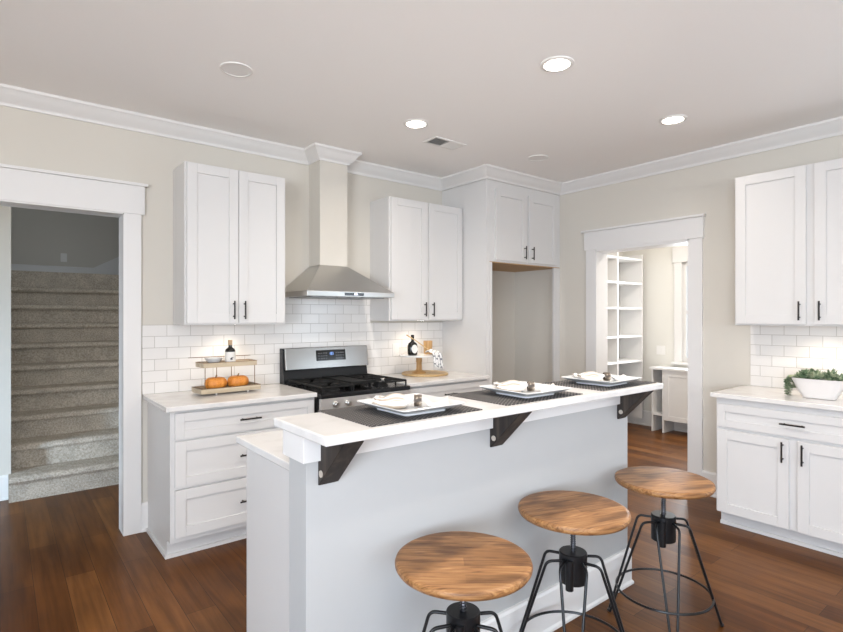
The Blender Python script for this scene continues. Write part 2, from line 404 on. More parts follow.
# window of the pantry: casing, sash, glass
win = struct('window_1', boxes((PX - 0.02, PX, 3.128, 3.222, 0.86, 2.11), (PX - 0.02, PX, 2.285, 2.385, 0.86, 2.11), (PX - 0.026, PX, 2.265, 3.242, 2.11, 2.30), (PX - 0.045, PX, 2.26, 3.25, 0.835, 0.862),
                               (PX + 0.02, PX + 0.06, 3.09, 3.15, 0.86, 2.11), (PX + 0.02, PX + 0.06, 2.35, 2.42, 0.86, 2.11), (PX + 0.02, PX + 0.06, 2.42, 3.09, 0.86, 0.92), (PX + 0.02, PX + 0.06, 2.42, 3.09, 2.06, 2.11),
                               (PX + 0.02, PX + 0.06, 2.42, 3.09, 1.47, 1.51)), M['trim'], bev=0.002)
obj('window_pane', box(PX + 0.038, PX + 0.042, 2.42, 3.09, 0.92, 2.06), M['pane'], win)

# subway tile on the walls
struct('wall_tile_back', boxes((0.742, FX, YB - 0.008, YB, 0.914, 1.38), (1.64, 2.55, YB - 0.008, YB, 1.38, 1.592)), M['tileback'])
struct('wall_tile_right', box(XR - 0.008, XR, -0.3, 1.575, 0.914, 1.38), M['tileright'])

# ------------------------------------------------------------------ cabinets
def pull(parent, x, z, y, length, vertical):
    """bar pull on two posts, local cabinet axes, y = door face"""
    h = length / 2
    a, b = ((x, y - 0.028, z - h), (x, y - 0.028, z + h)) if vertical else ((x - h, y - 0.028, z), (x + h, y - 0.028, z))
    bm = tube([a, b], 0.0055, 10)
    for s in (-0.68, 0.68):
        c_ = (x, z + s * h) if vertical else (x + s * h, z)
        tube([(c_[0], y - 0.028, c_[1]), (c_[0], y, c_[1])], 0.0045, 8, bm)
    return obj('pull_handle', bm, M['bronze'], parent, smooth=True)
def shaker(name, parent, x0, x1, z0, z1, rail=0.062, th=0.020, rec=0.009, loc=(0, 0, 0)):
    bm = boxes((x0, x0 + rail, -th, 0, z0, z1), (x1 - rail, x1, -th, 0, z0, z1), (x0 + rail, x1 - rail, -th, 0, z0, z0 + rail), (x0 + rail, x1 - rail, -th, 0, z1 - rail, z1),
               (x0 + rail, x1 - rail, -th + rec, -0.001, z0 + rail, z1 - rail))
    return obj(name, bm, M['cab'], parent, loc=loc, bev=0.0012)
def puck(parent, x, y, z, power):
    o = obj('puck_light', lathe([(0.034, -0.0012), (0.034, 0.0)], 24), M['lampglow'], parent, loc=(x, y, z))
    d = bpy.data.lights.new('puck_bulb', 'SPOT'); d.energy = power; d.color = (1.0, 0.86, 0.68); d.spot_size = R(150); d.spot_blend = 0.8; d.shadow_soft_size = 0.03
    l = bpy.data.objects.new('puck_bulb', d); C.objects.link(l); l.parent = parent; l.location = (x, y, z - 0.02)

def upper(label, loc, rz, w_, d, h, doors, handles, power):
    t = thing('upper_cabinet', label, 'cabinet', loc, rz, None)
    obj('cabinet_body', box(0, w_, 0, d, 0, h), M['cab'], t, bev=0.0012)
    for (a, b), hx in zip(doors, handles):
        dr = shaker('cabinet_door', t, a, b, 0.012, h - 0.006)
        pull(dr, hx, 0.10, -0.02, 0.125, True)
    puck(t, w_ * 0.5, d * 0.36, 0.0, power)
    return t
UD = 0.288
upper('white two-door upper cabinet left of the range hood, over the orange pumpkins', (0.935, YB - UD - 0.002, 1.381), 0, 0.694, UD, 1.066,
      [(0.012, 0.345), (0.349, 0.682)], [0.310, 0.384], 3.0)
upper('white two-door upper cabinet between the range hood and the fridge alcove', (2.552, YB - UD - 0.002, 1.398), 0, 0.836, UD, 1.05,
      [(0.014, 0.400), (0.425, 0.824)], [0.368, 0.458], 3.0)
upper('white two-door upper cabinet on the right wall above the succulents', (XR - 0.32, 1.565, 1.374), -PI / 2, 0.914, 0.318, 1.058,
      [(0.014, 0.432), (0.478, 0.90)], [0.400, 0.510], 3.5)

# base cabinets with drawers either side of the range, and on the right wall
def base_cab(label, loc, rz, w_, d, drawers, doors, hd, toe=0.075, side_trim=False):
    """face plane at local y=0; drawers: (x0,x1,z0,z1,(handle x, z)); doors likewise with vertical pulls"""
    t = thing('base_cabinet', label, 'cabinet', loc, rz)
    obj('cabinet_body', boxes((0, w_, 0, d, 0.105, 0.883), (0, w_, toe, d, 0, 0.105)), M['cab'], t, bev=0.0012)
    obj('toe_moulding', boxes((-0.012 if side_trim else 0, w_, toe - 0.014, toe, 0, 0.022), *([(-0.012, 0, toe, d - 0.03, 0, 0.022)] if side_trim else [])), M['trim'], t)
    for x0, x1, z0, z1, hx in drawers:
        dr = shaker('drawer', t, x0, x1, z0, z1, rail=0.05 if z1 - z0 < 0.2 else 0.06)
        pull(dr, hx, (z0 + z1) / 2 + (0 if z1 - z0 < 0.2 else 0.0), -0.02, 0.135, False)
    for x0, x1, z0, z1, hx, hz in doors:
        dr = shaker('cabinet_door', t, x0, x1, z0, z1)
        pull(dr, hx, hz, -0.02, 0.128, True)
    return t
FC = 3.325
wl = 1.703 - 0.775
base_cab('white three-drawer base cabinet under the counter left of the range', (0.775, FC, 0), 0, wl, YB - FC - 0.002,
         [(0.024, wl - 0.012, 0.715, 0.868, wl / 2), (0.024, wl - 0.012, 0.43, 0.702, wl / 2), (0.024, wl - 0.012, 0.138, 0.417, wl / 2)], [], None, side_trim=True)
wr = 3.389 - 2.474
base_cab('white base cabinet under the counter right of the range', (2.474, FC, 0), 0, wr, YB - FC - 0.002,
         [(0.012, wr - 0.012, 0.715, 0.868, wr * 0.5)], [(0.012, wr / 2 - 0.002, 0.138, 0.702, wr / 2 - 0.04, 0.60), (wr / 2 + 0.002, wr - 0.012, 0.138, 0.702, wr / 2 + 0.04, 0.60)], None)
base_cab('white base cabinet with one wide drawer over two doors on the right wall', (3.86, 1.58, 0), -PI / 2, 0.914, XR - 3.86 - 0.002,
         [(0.012, 0.902, 0.688, 0.842, 0.457)], [(0.012, 0.432, 0.108, 0.668, 0.402, 0.588), (0.478, 0.902, 0.108, 0.668, 0.508, 0.588)], None)
base_cab('white base cabinet on the right wall farther from the pantry doorway', (3.86, 0.664, 0), -PI / 2, 0.914, XR - 3.86 - 0.002,
         [(0.012, 0.902, 0.688, 0.842, 0.457)], [(0.012, 0.432, 0.108, 0.668, 0.402, 0.588), (0.478, 0.902, 0.108, 0.668, 0.508, 0.588)], None)

# worktops
def worktop(label, a):
    return tag(obj('countertop', box(*a), M['quartz'], loc=(0, 0, 0), bev=0.004), label, 'countertop')
worktop('white quartz countertop left of the range, under the two-tier tray', (0.745, 1.703, 3.282, YB - 0.0085, 0.884, 0.914))
worktop('white quartz countertop right of the range, under the cake stand', (2.474, FX - 0.001, 3.282, YB - 0.0085, 0.884, 0.914))
worktop('white quartz countertop on the right wall under the succulent planter', (3.82, XR - 0.0085, -0.25, 1.606, 0.884, 0.914))

# fridge surround: tall panel, cabinet over the empty alcove
fs = thing('fridge_surround', 'tall white cabinet surround over the empty fridge alcove in the corner', 'cabinet', (FX, FY, 0))
W_ = XR - FX
D_ = YB - FY - 0.001
obj('side_panel', boxes((0, 0.038, 0.0, D_, 0, 2.664),), M['cab'], fs, bev=0.0012)
obj('end_stile', box(W_ - 0.096, W_ - 0.001, 0.0, 0.02, 0, 1.924), M['cab'], fs, bev=0.0012)
obj('face_stile', box(0.0385, 0.073, 0.0, 0.02, 0, 1.924), M['cab'], fs)
obj('cabinet_body', box(0.0385, W_ - 0.001, 0.0, D_, 1.932, 2.664), M['cab'], fs, bev=0.0012)
obj('cabinet_underside', box(0.0385, W_ - 0.001, 0.004, D_, 1.924, 1.9315), M['maple'], fs)
for a, b, hx in ((0.103, 0.528, 0.487), (0.561, 0.987, 0.598)):
    dr = shaker('cabinet_door', fs, a, b, 1.948, 2.592)
    pull(dr, hx, 2.036, -0.02, 0.125, True)

# ------------------------------------------------------------------ range and hood
RX0, RX1, RW = 1.7075, 2.4695, 0.762
rg = thing('gas_range', 'stainless freestanding gas range between the two back counters', 'stove', (RX0, 3.235, 0))
D = YB - 0.010 - 3.235
obj('range_body', boxes((0, RW, 0.03, D, 0.08, 0.872), (0.02, RW - 0.02, 0.06, D, 0, 0.08)), M['enamel'], rg, bev=0.003)
obj('cooktop', boxes((0, RW, 0.0, D - 0.09, 0.872, 0.905),), M['enamel'], rg, bev=0.006)
obj('control_fascia', prism([(0.0, 0.871), (0.03, 0.871), (0.03, 0.785), (0.012, 0.785)], 0.0, RW, 'X'), mat('satin_steel', (0.66, 0.65, 0.63), 0.5, 0.75), rg, bev=0.002)
for kx in (0.115, 0.215, 0.382, 0.545, 0.645):
    bm = lathe([(0.0, 0.0), (0.023, 0.0), (0.023, 0.004), (0.019, 0.008), (0.018, 0.026), (0.015, 0.029), (0.0, 0.029)], 20)
    bx(bm, -0.0035, 0.0035, -0.017, 0.017, 0.028, 0.033)
    obj('burner_knob', bm, M['steel'], rg, loc=(kx, 0.0055, 0.828), rot=(R(90 + 7), 0, 0), smooth=True)
od = obj('oven_door', box(0.005, RW - 0.005, 0.0, 0.029, 0.24, 0.772), M['steel'], rg, bev=0.003)
obj('oven_window', box(0.12, RW - 0.12, -0.002, 0.004, 0.36, 0.62), M['glassblack'], od)
bm = tube([(0.06, -0.045, 0.715), (RW - 0.06, -0.045, 0.715)], 0.011, 12)
for xx in (0.09, RW - 0.09): tube([(xx, -0.045, 0.715), (xx, 0.0, 0.715)], 0.008, 8, bm)
obj('oven_handle', bm, M['steel'], od, smooth=True)
obj('storage_drawer', box(0.005, RW - 0.005, 0.0, 0.029, 0.085, 0.234), M['steel'], rg, bev=0.003)
# backguard: dark frame, stainless console leaning back, clock panel
obj('backguard', prism([(D - 0.088, 0.905), (D, 0.905), (D, 1.186), (D - 0.05, 1.186), (D - 0.062, 1.03)], 0.0, RW, 'X'), M['enamel'], rg, bev=0.002)
gc = obj('console_panel', prism([(D - 0.100, 1.02), (D - 0.075, 1.016), (D - 0.050, 1.189), (D - 0.074, 1.189)], 0.010, RW - 0.002, 'X'), mat('console_steel', (0.40, 0.395, 0.385), 0.22, 1.0), rg, bev=0.004)
sl = math.atan2(0.026, 0.169)
cp = obj('clock_panel', box(0.272, 0.540, -0.003, 0.0, 0.060, 0.146), M['glassblack'], gc, loc=(0, D - 0.1005, 1.02), rot=(-sl, 0, 0), bev=0.001)
bm = bmesh.new()
def seg(bm, x, z, s, on):
    hh, t_ = s, s * 0.16
    S = {'a': (x, x + s * .55, z + 2 * hh - t_, z + 2 * hh), 'g': (x, x + s * .55, z + hh - t_ / 2, z + hh + t_ / 2), 'd': (x, x + s * .55, z, z + t_),
         'f': (x, x + t_, z + hh, z + 2 * hh), 'e': (x, x + t_, z, z + hh), 'b': (x + s * .55 - t_, x + s * .55, z + hh, z + 2 * hh), 'c': (x + s * .55 - t_, x + s * .55, z, z + hh)}
    for k in on:
        a = S[k]; bx(bm, a[0], a[1], -0.0038, -0.0028, a[2], a[3])
seg(bm, 0.392, 0.104, 0.011, 'bc'); seg(bm, 0.404, 0.104, 0.011, 'abcdg'); seg(bm, 0.418, 0.104, 0.011, 'abcdg')
obj('clock_digits', bm, M['display'], cp)
gb = mat('grey_button_print', (0.20, 0.20, 0.21), 0.5)
for r_ in range(3):
    for xb in [0.290 + c_ * 0.022 for c_ in range(4)] + [0.449 + c_ * 0.021 for c_ in range(4)]:
        obj('touch_button', box(xb, xb + 0.011, -0.0036, -0.0028, 0.074 + r_ * 0.022, 0.080 + r_ * 0.022), gb, cp)
# burners and cast iron grates
for bx_, by_, rr in ((0.17, 0.16, 0.048), (0.17, 0.43, 0.04), (0.59, 0.16, 0.052), (0.59, 0.43, 0.036), (0.381, 0.29, 0.045)):
    obj('burner', lathe([(0.0, 0.0), (rr * 1.2, 0.0), (rr * 1.15, 0.008), (rr, 0.010), (rr, 0.018), (rr * 0.9, 0.022), (0, 0.022)], 24), M['iron'], rg, loc=(bx_, by_, 0.905), smooth=True)
def grate(x0, x1):
    bm = bmesh.new(); y0, y1 = 0.025, 0.565; zt = 0.945
    def bar(a, b, r=0.006): tube([a, b], r, 6, bm)
    for xx in (x0, x1): bar((xx, y0, zt), (xx, y1, zt), 0.0075)
    for yy in (y0, y1, (y0 + y1) / 2): bar((x0, yy, zt), (x1, yy, zt), 0.0075)
    for yy in (0.16, 0.43):
        xm = (x0 + x1) / 2
        bar((x0, yy, zt), (xm - 0.025, yy, zt)); bar((xm + 0.025, yy, zt), (x1, yy, zt))
        bar((xm, yy - 0.135, zt), (xm, yy - 0.025, zt)); bar((xm, yy + 0.025, zt), (xm, yy + 0.135, zt))
        for sx in (-1, 1):
            for sy in (-1, 1): bar((xm + sx * (x1 - x0) / 2, yy + sy * 0.07, zt), (xm + sx * 0.03, yy + sy * 0.02, zt))
    for xx in (x0, x1):
        for yy in (y0, 0.16, (y0 + y1) / 2, 0.43, y1): bar((xx, yy, zt), (xx, yy, 0.9055), 0.007)
    return bm
obj('grate', grate(0.025, 0.27), M['iron'], rg)
obj('grate', grate(0.492, 0.737), M['iron'], rg)
obj('griddle', boxes((0.285, 0.477, 0.08, 0.53, 0.94, 0.952), (0.285, 0.297, 0.08, 0.53, 0.952, 0.962), (0.465, 0.477, 0.08, 0.53, 0.952, 0.962), (0.297, 0.465, 0.08, 0.092, 0.952, 0.962), (0.297, 0.465, 0.518, 0.53, 0.952, 0.962),
                     (0.29, 0.305, 0.10, 0.12, 0.9055, 0.94), (0.457, 0.472, 0.10, 0.12, 0.9055, 0.94), (0.29, 0.305, 0.48, 0.50, 0.9055, 0.94), (0.457, 0.472, 0.48, 0.50, 0.9055, 0.94)), M['iron'], rg, bev=0.003)

hd = thing('range_hood', 'stainless pyramid range hood on the wall above the stove', 'range hood', ((CH0 + CH1) / 2, YB - 0.009, 1.585))
def loft_rects(levels):
    bm = bmesh.new(); rs = []
    for hw, y0, y1, z in levels: rs.append([bm.verts.new(p) for p in ((-hw, y0, z), (hw, y0, z), (hw, y1, z), (-hw, y1, z))])
    for A, B in zip(rs, rs[1:]):
        for k in range(4): bm.faces.new((A[k], A[(k + 1) % 4], B[(k + 1) % 4], B[k]))
    bm.faces.new(rs[0][::-1]); bm.faces.new(rs[-1])
    return bm
cn = obj('hood_canopy', loft_rects([(0.381, -0.478, 0, 0.0), (0.381, -0.478, 0, 0.038), (0.126, -0.182, 0, 0.255)]), M['steel'], hd, bev=0.002)
hc = obj('control_strip', box(-0.075, 0.092, -0.481, -0.478, 0.008, 0.030), M['glassblack'], hd)
obj('indicator_light', box(0.005, 0.035, -0.4825, -0.481, 0.014, 0.024), mat('white_indicator', (0.8, 0.8, 0.9), 0.4, emit=(0.75, 0.8, 1.0), estr=1.6), hc)
obj('hood_filter', boxes(*[(-0.33 + k * 0.11, -0.235 + k * 0.11, -0.43, -0.06, -0.006, 0.0) for k in range(6)]), mat('hood_filter_mesh', (0.30, 0.30, 0.30), 0.4, 0.9), hd)

# ------------------------------------------------------------------ kitchen island
IX0, IX1, IY0, IY1 = 0.757, 2.645, 1.535, 1.660
BZ = 1.090
isl = thing('kitchen_island', 'pale grey kitchen island with raised bar, dark brackets and white skirting', 'kitchen island', (0, 0, 0))
obj('bar_wall', box(IX0, IX1, IY0, IY1, 0, BZ - 0.0305), M['island'], isl, bev=0.001)
obj('cabinet_body', box(0.83, IX1 - 0.02, IY1 + 0.0005, 2.25, 0, 0.8835), M['cab'], isl, bev=0.001)
obj('apron_band', boxes((IX0 - 0.018, IX1 + 0.018, IY0 - 0.018, IY0, 0.978, BZ - 0.0305), (IX0 - 0.018, IX0, IY0, IY1 + 0.012, 0.978, BZ - 0.0305), (IX1, IX1 + 0.018, IY0, IY1 + 0.012, 0.978, BZ - 0.0305), (IX0, IX1, IY1, IY1 + 0.012, 0.978, BZ - 0.0305)), M['trim'], isl, bev=0.001)
obj('skirting', sweep([(IX0, IY1), (IX0, IY0), (IX1, IY0), (IX1, IY1)], bprof), M['trim'], isl)
def bracket(x0):
    # solid dark-stained wedge: back on the wall, top under the bar, sloped front with a small toe
    y = IY0 - 0.0185
    w_ = IY0 - 0.0005
    bm = prism([(y, BZ - 0.031), (y, 0.9775), (w_, 0.9775), (w_, 0.899), (w_ - 0.005, 0.896), (1.374, BZ - 0.036), (1.369, BZ - 0.031)], x0, x0 + 0.072, 'X')
    o = obj('bracket', bm, M['darkwood'], isl, bev=0.002)
    obj('plug', lathe([(0.0, 0.0), (0.011, 0.0), (0.011, 0.003), (0, 0.003)], 16), mat('pale_wood_plug', (0.45, 0.40, 0.34), 0.6), o, loc=(x0 - 0.0005, IY0 - 0.024, 0.938), rot=(0, R(-90), 0))
for x0 in (0.798, 1.585, 2.540): bracket(x0)
tag(obj('countertop', box(0.807, IX1 + 0.005, IY1 + 0.0125, 2.313, 0.884, 0.914), M['quartz'], bev=0.004), 'lower white quartz island worktop behind the raised bar', 'countertop')
tag(obj('countertop', box(0.735, 2.705, 1.366, 1.738, BZ - 0.030, BZ), M['quartz'], bev=0.005), 'long raised white quartz bar top holding the three place settings', 'countertop')

# ------------------------------------------------------------------ place settings
def square_ring(bm, hs, z, rad, n=4):
    vs = []
    for q, (sx, sy) in enumerate(((1, 1), (-1, 1), (-1, -1), (1, -1))):
        for k in range(n + 1):
            a = q * PI / 2 + k / n * PI / 2
            vs.append(bm.verts.new((sx * (hs - rad) + rad * math.cos(a), sy * (hs - rad) + rad * math.sin(a), z)))
    return vs
def square_dish(prof):
    bm = bmesh.new(); rs = [square_ring(bm, h, z, min(0.016, h * 0.4)) for h, z in prof]
    for A, B in zip(rs, rs[1:]):
        k = len(A)
        for i in range(k): bm.faces.new((A[i], A[(i + 1) % k], B[(i + 1) % k], B[i]))
    bm.faces.new(rs[0][::-1]); bm.faces.new(rs[-1])
    return bm
def napkin_mesh():
    """folded cloth gathered through a ring at x=0: fanned pleats on the left, flat tail on the right"""
    bm = bmesh.new(); uv = bm.loops.layers.uv.new('UVMap'); nu, nv = 60, 40; g_ = []
    for i in range(nu + 1):
        x = -0.150 + 0.262 * i / nu; row = []
        t_ = abs(x)
        hw = 0.0135 + (0.068 * min(1, max(0, t_ - 0.016) / 0.10) ** 0.8 if x < 0 else 0.056 * min(1, max(0, t_ - 0.016) / 0.09) ** 0.9)
        ht = (0.026 + 0.016 * math.sin(max(0.0, min(1, (t_ - 0.03) / 0.10)) * PI) if x < 0 else 0.026 - 0.014 * min(1, t_ / 0.06))
        for j in range(nv + 1):
            s = -1 + 2 * j / nv
            pl = (0.004 if x < 0 else 0.004 * max(0.0, 1 - t_ / 0.05)) * math.cos(s * PI * 5) * (1 - 0.4 * abs(s)) * (0.5 + min(1, t_ / 0.06))
            z = ht * (1 - s * s) ** 0.6 + pl * (1 - abs(s) ** 4) + 0.002
            kk = min(1.0, max(0.0, (0.052 - t_) / 0.034))             # gathered inside the ring
            kk = kk * kk * (3 - 2 * kk)
            z = z * (1 - kk) + (0.0225 + 0.0125 * (1 - s * s) ** 0.6) * kk
            xr_, yr_ = x * 0.765 + s * hw * 0.644 + 0.020, -x * 0.644 + s * hw * 0.765 - 0.017
            rr_ = max(abs(xr_), abs(yr_)) + 0.004     # lies up the sloping rim of the plate
            z += max(0.0, (rr_ - 0.090) * 0.30, 0.009 + (rr_ - 0.128) * 0.60 if rr_ > 0.124 else 0.0)
            row.append((bm.verts.new((x + (0.012 * math.cos(s * 9) if i in (0,) else 0), s * hw, max(0.0015, z))), (i / nu, j / nv)))
        g_.append(row)
    for i in range(nu):
        for j in range(nv):
            q = [g_[i][j], g_[i + 1][j], g_[i + 1][j + 1], g_[i][j + 1]]
            f = bm.faces.new([a for a, _ in q])
            for lp, (_, u) in zip(f.loops, q): lp[uv].uv = u
    return bm
places = [(0.910, 1.405, 1.185, 'left', 'nearest the left end of the bar', 0.02), (1.538, 2.040, 1.822, 'middle', 'in the middle of the bar', -0.05), (2.198, 2.680, 2.420, 'right', 'at the right end of the bar', 0.06)]
protos = {}
for mx0, mx1, px, which, where, rz in places:
    cx, cy = (mx0 + mx1) / 2, 1.574
    first = not protos
    if first:
        hx, hy = 0.247, 0.177
        pm = obj('placemat', box(-hx, hx, -hy, hy, 0, 0.003), M['mat'])
        pl = obj('square_plate', square_dish([(0.090, 0.0), (0.094, 0.0005), (0.096, 0.007), (0.128, 0.0185), (0.1475, 0.0285), (0.1485, 0.031), (0.147, 0.032), (0.128, 0.0225), (0.098, 0.0125), (0.090, 0.0105), (0.02, 0.010)]), M['porcelain'], smooth=True)
        nk = obj('napkin', napkin_mesh(), M['napkin'], smooth=True)
        md = nk.modifiers.new('cloth', 'SOLIDIFY'); md.thickness = 0.0015
        rn = obj('napkin_ring', lathe([(0.0190, -0.014), (0.0215, -0.014), (0.0225, 0.0), (0.0215, 0.014), (0.0190, 0.014), (0.0190, -0.014)], 28), M['ring'], smooth=True)
        protos = dict(pm=pm, pl=pl, nk=nk, rn=rn)
    else:
        pm, pl, nk, rn = [protos[k].copy() for k in ('pm', 'pl', 'nk', 'rn')]
        for o in (pm, pl, nk, rn): C.objects.link(o)
    pm.location = (cx, cy, BZ + 0.0003)
    pl.location = (px, cy - 0.025, BZ + 0.0035); pl.rotation_euler = (0, 0, rz * 0.5)
    nk.location = (px + 0.020, cy - 0.042, BZ + 0.0160); nk.rotation_euler = (0, 0, rz * 0.5 - 0.70)
    rn.location = (px + 0.020, cy - 0.042, BZ + 0.0160 + 0.0225); rn.rotation_euler = (R(0), R(90), rz * 0.5 - 0.70)
    tag(pm, 'dark woven placemat under the square plate ' + where, 'placemat', 'placemats on the bar')
    tag(pl, 'white square plate with raised rim ' + where, 'plate', 'square plates on the bar')
    tag(nk, 'white folded napkin on the square plate ' + where, 'napkin', 'napkins on the bar')
    tag(rn, 'brown banded napkin ring around the napkin ' + where, 'napkin ring', 'napkin rings on the bar')

# ------------------------------------------------------------------ bar stools
def make_stool():
    t = thing('bar_stool', None, 'stool', (0, 0, 0), 0, 'industrial bar stools along the island')
    SZ = 0.660; SR = 0.221
    obj('seat', lathe([(0.0, -0.030), (SR - 0.016, -0.030), (SR - 0.006, -0.026), (SR - 0.001, -0.018), (SR, -0.012), (SR - 0.003, -0.004), (SR - 0.010, -0.0005), (SR - 0.018, 0.0), (0.0, 0.0)], 72), M['seat'], t, loc=(0, 0, SZ), smooth=True)
    # threaded spindle
    bm = bmesh.new()
    tube([(0, 0, 0.345), (0, 0, SZ - 0.031)], 0.0085, 12, bm)
    hp = [(0.0095 * math.cos(k * PI / 5), 0.0095 * math.sin(k * PI / 5), 0.49 + k * 0.0009) for k in range(150)]
    tube(hp, 0.0022, 5, bm)
    obj('screw_spindle', bm, M['screw'], t, smooth=True)
    obj('seat_flange', lathe([(0.0, -0.006), (0.05, -0.006), (0.05, 0), (0.0, 0)], 24), M['stoolmetal'], t, loc=(0, 0, SZ - 0.0305))
    # hub: dark drum with a raised collar strip
    bm = lathe([(0.0, 0.368), (0.052, 0.368), (0.055, 0.371), (0.055, 0.487), (0.052, 0.490), (0.0, 0.490)], 36)
    tube([(-0.050, 0.014, 0.354), (-0.050, 0.014, 0.472)], 0.016, 14, bm)
    obj('hub', bm, M['stoolmetal'], t, smooth=True)
    # three hairpin legs
    for a in (0, 86, -86):
        q = Matrix.Rotation(R(a - 180 + 0) + 0, 3, 'Z')
        bm = bmesh.new()
        foot = Vector((0.262, 0, 0.006))
        for s in (-1, 1):
            p0 = Vector((0.045, s * 0.034, 0.462)); p1 = Vector((0.105, s * 0.050, 0.462)); p2 = Vector((0.246, s * 0.012, 0.008))
            pts = [p0] + arcpts(p0, p1, p2, 0.022, 6) + [p2]
            tube([q @ p for p in pts], 0.0058, 10, bm)
        tube([q @ Vector((0.246, -0.012, 0.007)), q @ Vector((0.252, 0, 0.0065)), q @ Vector((0.246, 0.012, 0.007))], 0.0062, 10, bm)
        obj('leg', bm, M['stoolmetal'], t, smooth=True)
    obj('foot_ring', tube([(0.211 * math.cos(2 * PI * k / 64), 0.211 * math.sin(2 * PI * k / 64), 0.127) for k in range(64)], 0.0056, 8, closed=True), M['stoolmetal'], t, smooth=True)
    return t
st0 = make_stool()
stools = [(1.169, 1.250, 'wooden-seat black bar stool nearest the left end of the island', 50, -40),
          (1.812, 1.289, 'middle wooden-seat black bar stool between the other two', 36, -18),
          (2.487, 1.258, 'wooden-seat black bar stool nearest the right end of the island', 37, -30)]
for k, (x, y, lab, az, sz) in enumerate(stools):
    if k == 0: t = st0; kids = list(st0.children)
    else:
        t = st0.copy(); C.objects.link(t); kids = []
        for ch in list(st0.children):
            c_ = ch.copy(); C.objects.link(c_); c_.parent = t; kids.append(c_)
    t.location = (x, y, 0); t['label'] = lab; t.rotation_euler = (0, 0, R(az))
    for c_ in kids:
        if c_.name.split('.')[0] == 'seat': c_.rotation_euler = (0, 0, R(sz - az))
        if k == 1 and c_.name.split('.')[0] in ('seat', 'seat_flange', 'screw_spindle'): c_.location.z += 0.006; c_.scale = (0.993, 0.993, 1)

# ------------------------------------------------------------------ counter left: two-tier tray with pumpkins, bottle, bowl
CT = 0.914
def tray_mesh(hx, hy, z0, h, t_=0.009):
    return boxes((-hx, hx, -hy, hy, z0, z0 + 0.008), (-hx, hx, -hy, -hy + t_, z0 + 0.008, z0 + h), (-hx, hx, hy - t_, hy, z0 + 0.008, z0 + h), (-hx, -hx + t_, -hy + t_, hy - t_, z0 + 0.008, z0 + h), (hx - t_, hx, -hy + t_, hy - t_, z0 + 0.008, z0 + h))
TX, TY, TRZ = 1.224, 3.690, R(4)
tr = thing('tiered_tray', 'two-tier wooden serving tray on metal posts on the counter left of the range', 'tray', (TX, TY, CT), TRZ)
lo = obj('lower_tray', tray_mesh(0.206, 0.090, 0.012, 0.032), M['traylip'], tr, bev=0.003)
obj('tray_base', box(-0.196, 0.196, -0.080, 0.080, 0.0205, 0.0215), M['traywood'], lo)
obj('tray_rim', boxes((-0.206, 0.206, -0.090, -0.081, 0.0445, 0.0475), (-0.206, 0.206, 0.081, 0.090, 0.0445, 0.0475), (-0.206, -0.197, -0.081, 0.081, 0.0445, 0.0475), (0.197, 0.206, -0.081, 0.081, 0.0445, 0.0475)), M['traywood'], lo)
up = obj('upper_tray', boxes((-0.186, 0.186, -0.072, 0.072, 0.182, 0.203), (-0.186, 0.186, -0.072, -0.064, 0.203, 0.213), (-0.186, 0.186, 0.064, 0.072, 0.203, 0.213), (-0.186, -0.178, -0.064, 0.064, 0.203, 0.213), (0.178, 0.186, -0.064, 0.064, 0.203, 0.213)), M['traylip'], tr, bev=0.002)
obj('tray_base', box(-0.177, 0.177, -0.063, 0.063, 0.2032, 0.2040), M['traywood'], up)
obj('tray_rim', boxes((-0.186, 0.186, -0.072, -0.064, 0.2132, 0.2155), (-0.186, 0.186, 0.064, 0.072, 0.2132, 0.2155), (-0.186, -0.178, -0.064, 0.064, 0.2132, 0.2155), (0.178, 0.186, -0.064, 0.064, 0.2132, 0.2155)), M['traywood'], up)
pm_ = mat('brown_post_metal', (0.22, 0.14, 0.08), 0.4, 0.7)
for sx, sy in ((-0.172, -0.064), (0.172, -0.064), (-0.045, 0.066), (0.060, 0.066)):
    obj('post', tube([(sx, sy, 0.012), (sx, sy, 0.184)], 0.0026, 8), pm_, tr, smooth=True)
for sx in (-0.10, 0.12):
    for sy in (-0.07, 0.07): obj('foot', tube([(sx, sy, 0.0005), (sx, sy, 0.013)], 0.006, 10), M['plastic'], tr, smooth=True)
def pumpkin_mesh(r, sq):
    bm = bmesh.new(); n, mm = 64, 20; rings = []
    for i in range(mm + 1):
        th = PI * i / mm; row = []
        for k in range(n):
            ph = 2 * PI * k / n
            rib = 1 - 0.085 * (0.5 + 0.5 * math.cos(9 * ph)) ** 2.2 * math.sin(th) ** 0.5
            rad = r * math.sin(th) ** 0.85 * rib if 0 < i < mm else 0.002
            z = r * sq * math.cos(th) - (0.22 * r * math.exp(-(th / 0.45) ** 2))
            row.append(bm.verts.new((rad * math.cos(ph), rad * math.sin(ph), z)))
        rings.append(row)
    for A, B in zip(rings, rings[1:]):
        for k in range(n): bm.faces.new((A[k], A[(k + 1) % n], B[(k + 1) % n], B[k]))
    bm.faces.new(rings[0]); bm.faces.new(rings[-1][::-1])
    return bm
for dx, r_, lab in ((-0.080, 0.0745, 'small orange ribbed pumpkin on the left of the lower tray'), (0.074, 0.0745, 'small orange ribbed pumpkin on the right of the lower tray')):
    x, y = TX + dx, TY + dx * math.sin(TRZ) - 0.010
    p = thing('pumpkin', lab, 'pumpkin', (x, y, CT + 0.0217 + r_ * 0.66), 0.05, 'pumpkins on the tiered tray')
    pb_ = pumpkin_mesh(r_, 0.66)
    for v_ in pb_.verts: v_.co.y *= 0.84
    obj('pumpkin_body', pb_, M['pumpkin'], p, smooth=True)
    obj('stem', tube([(0, 0, r_ * 0.35), (0.002, 0.002, r_ * 0.55), (0.008, 0.004, r_ * 0.72)], [0.007, 0.005, 0.0055], 8), M['stemwood'], p, smooth=True)
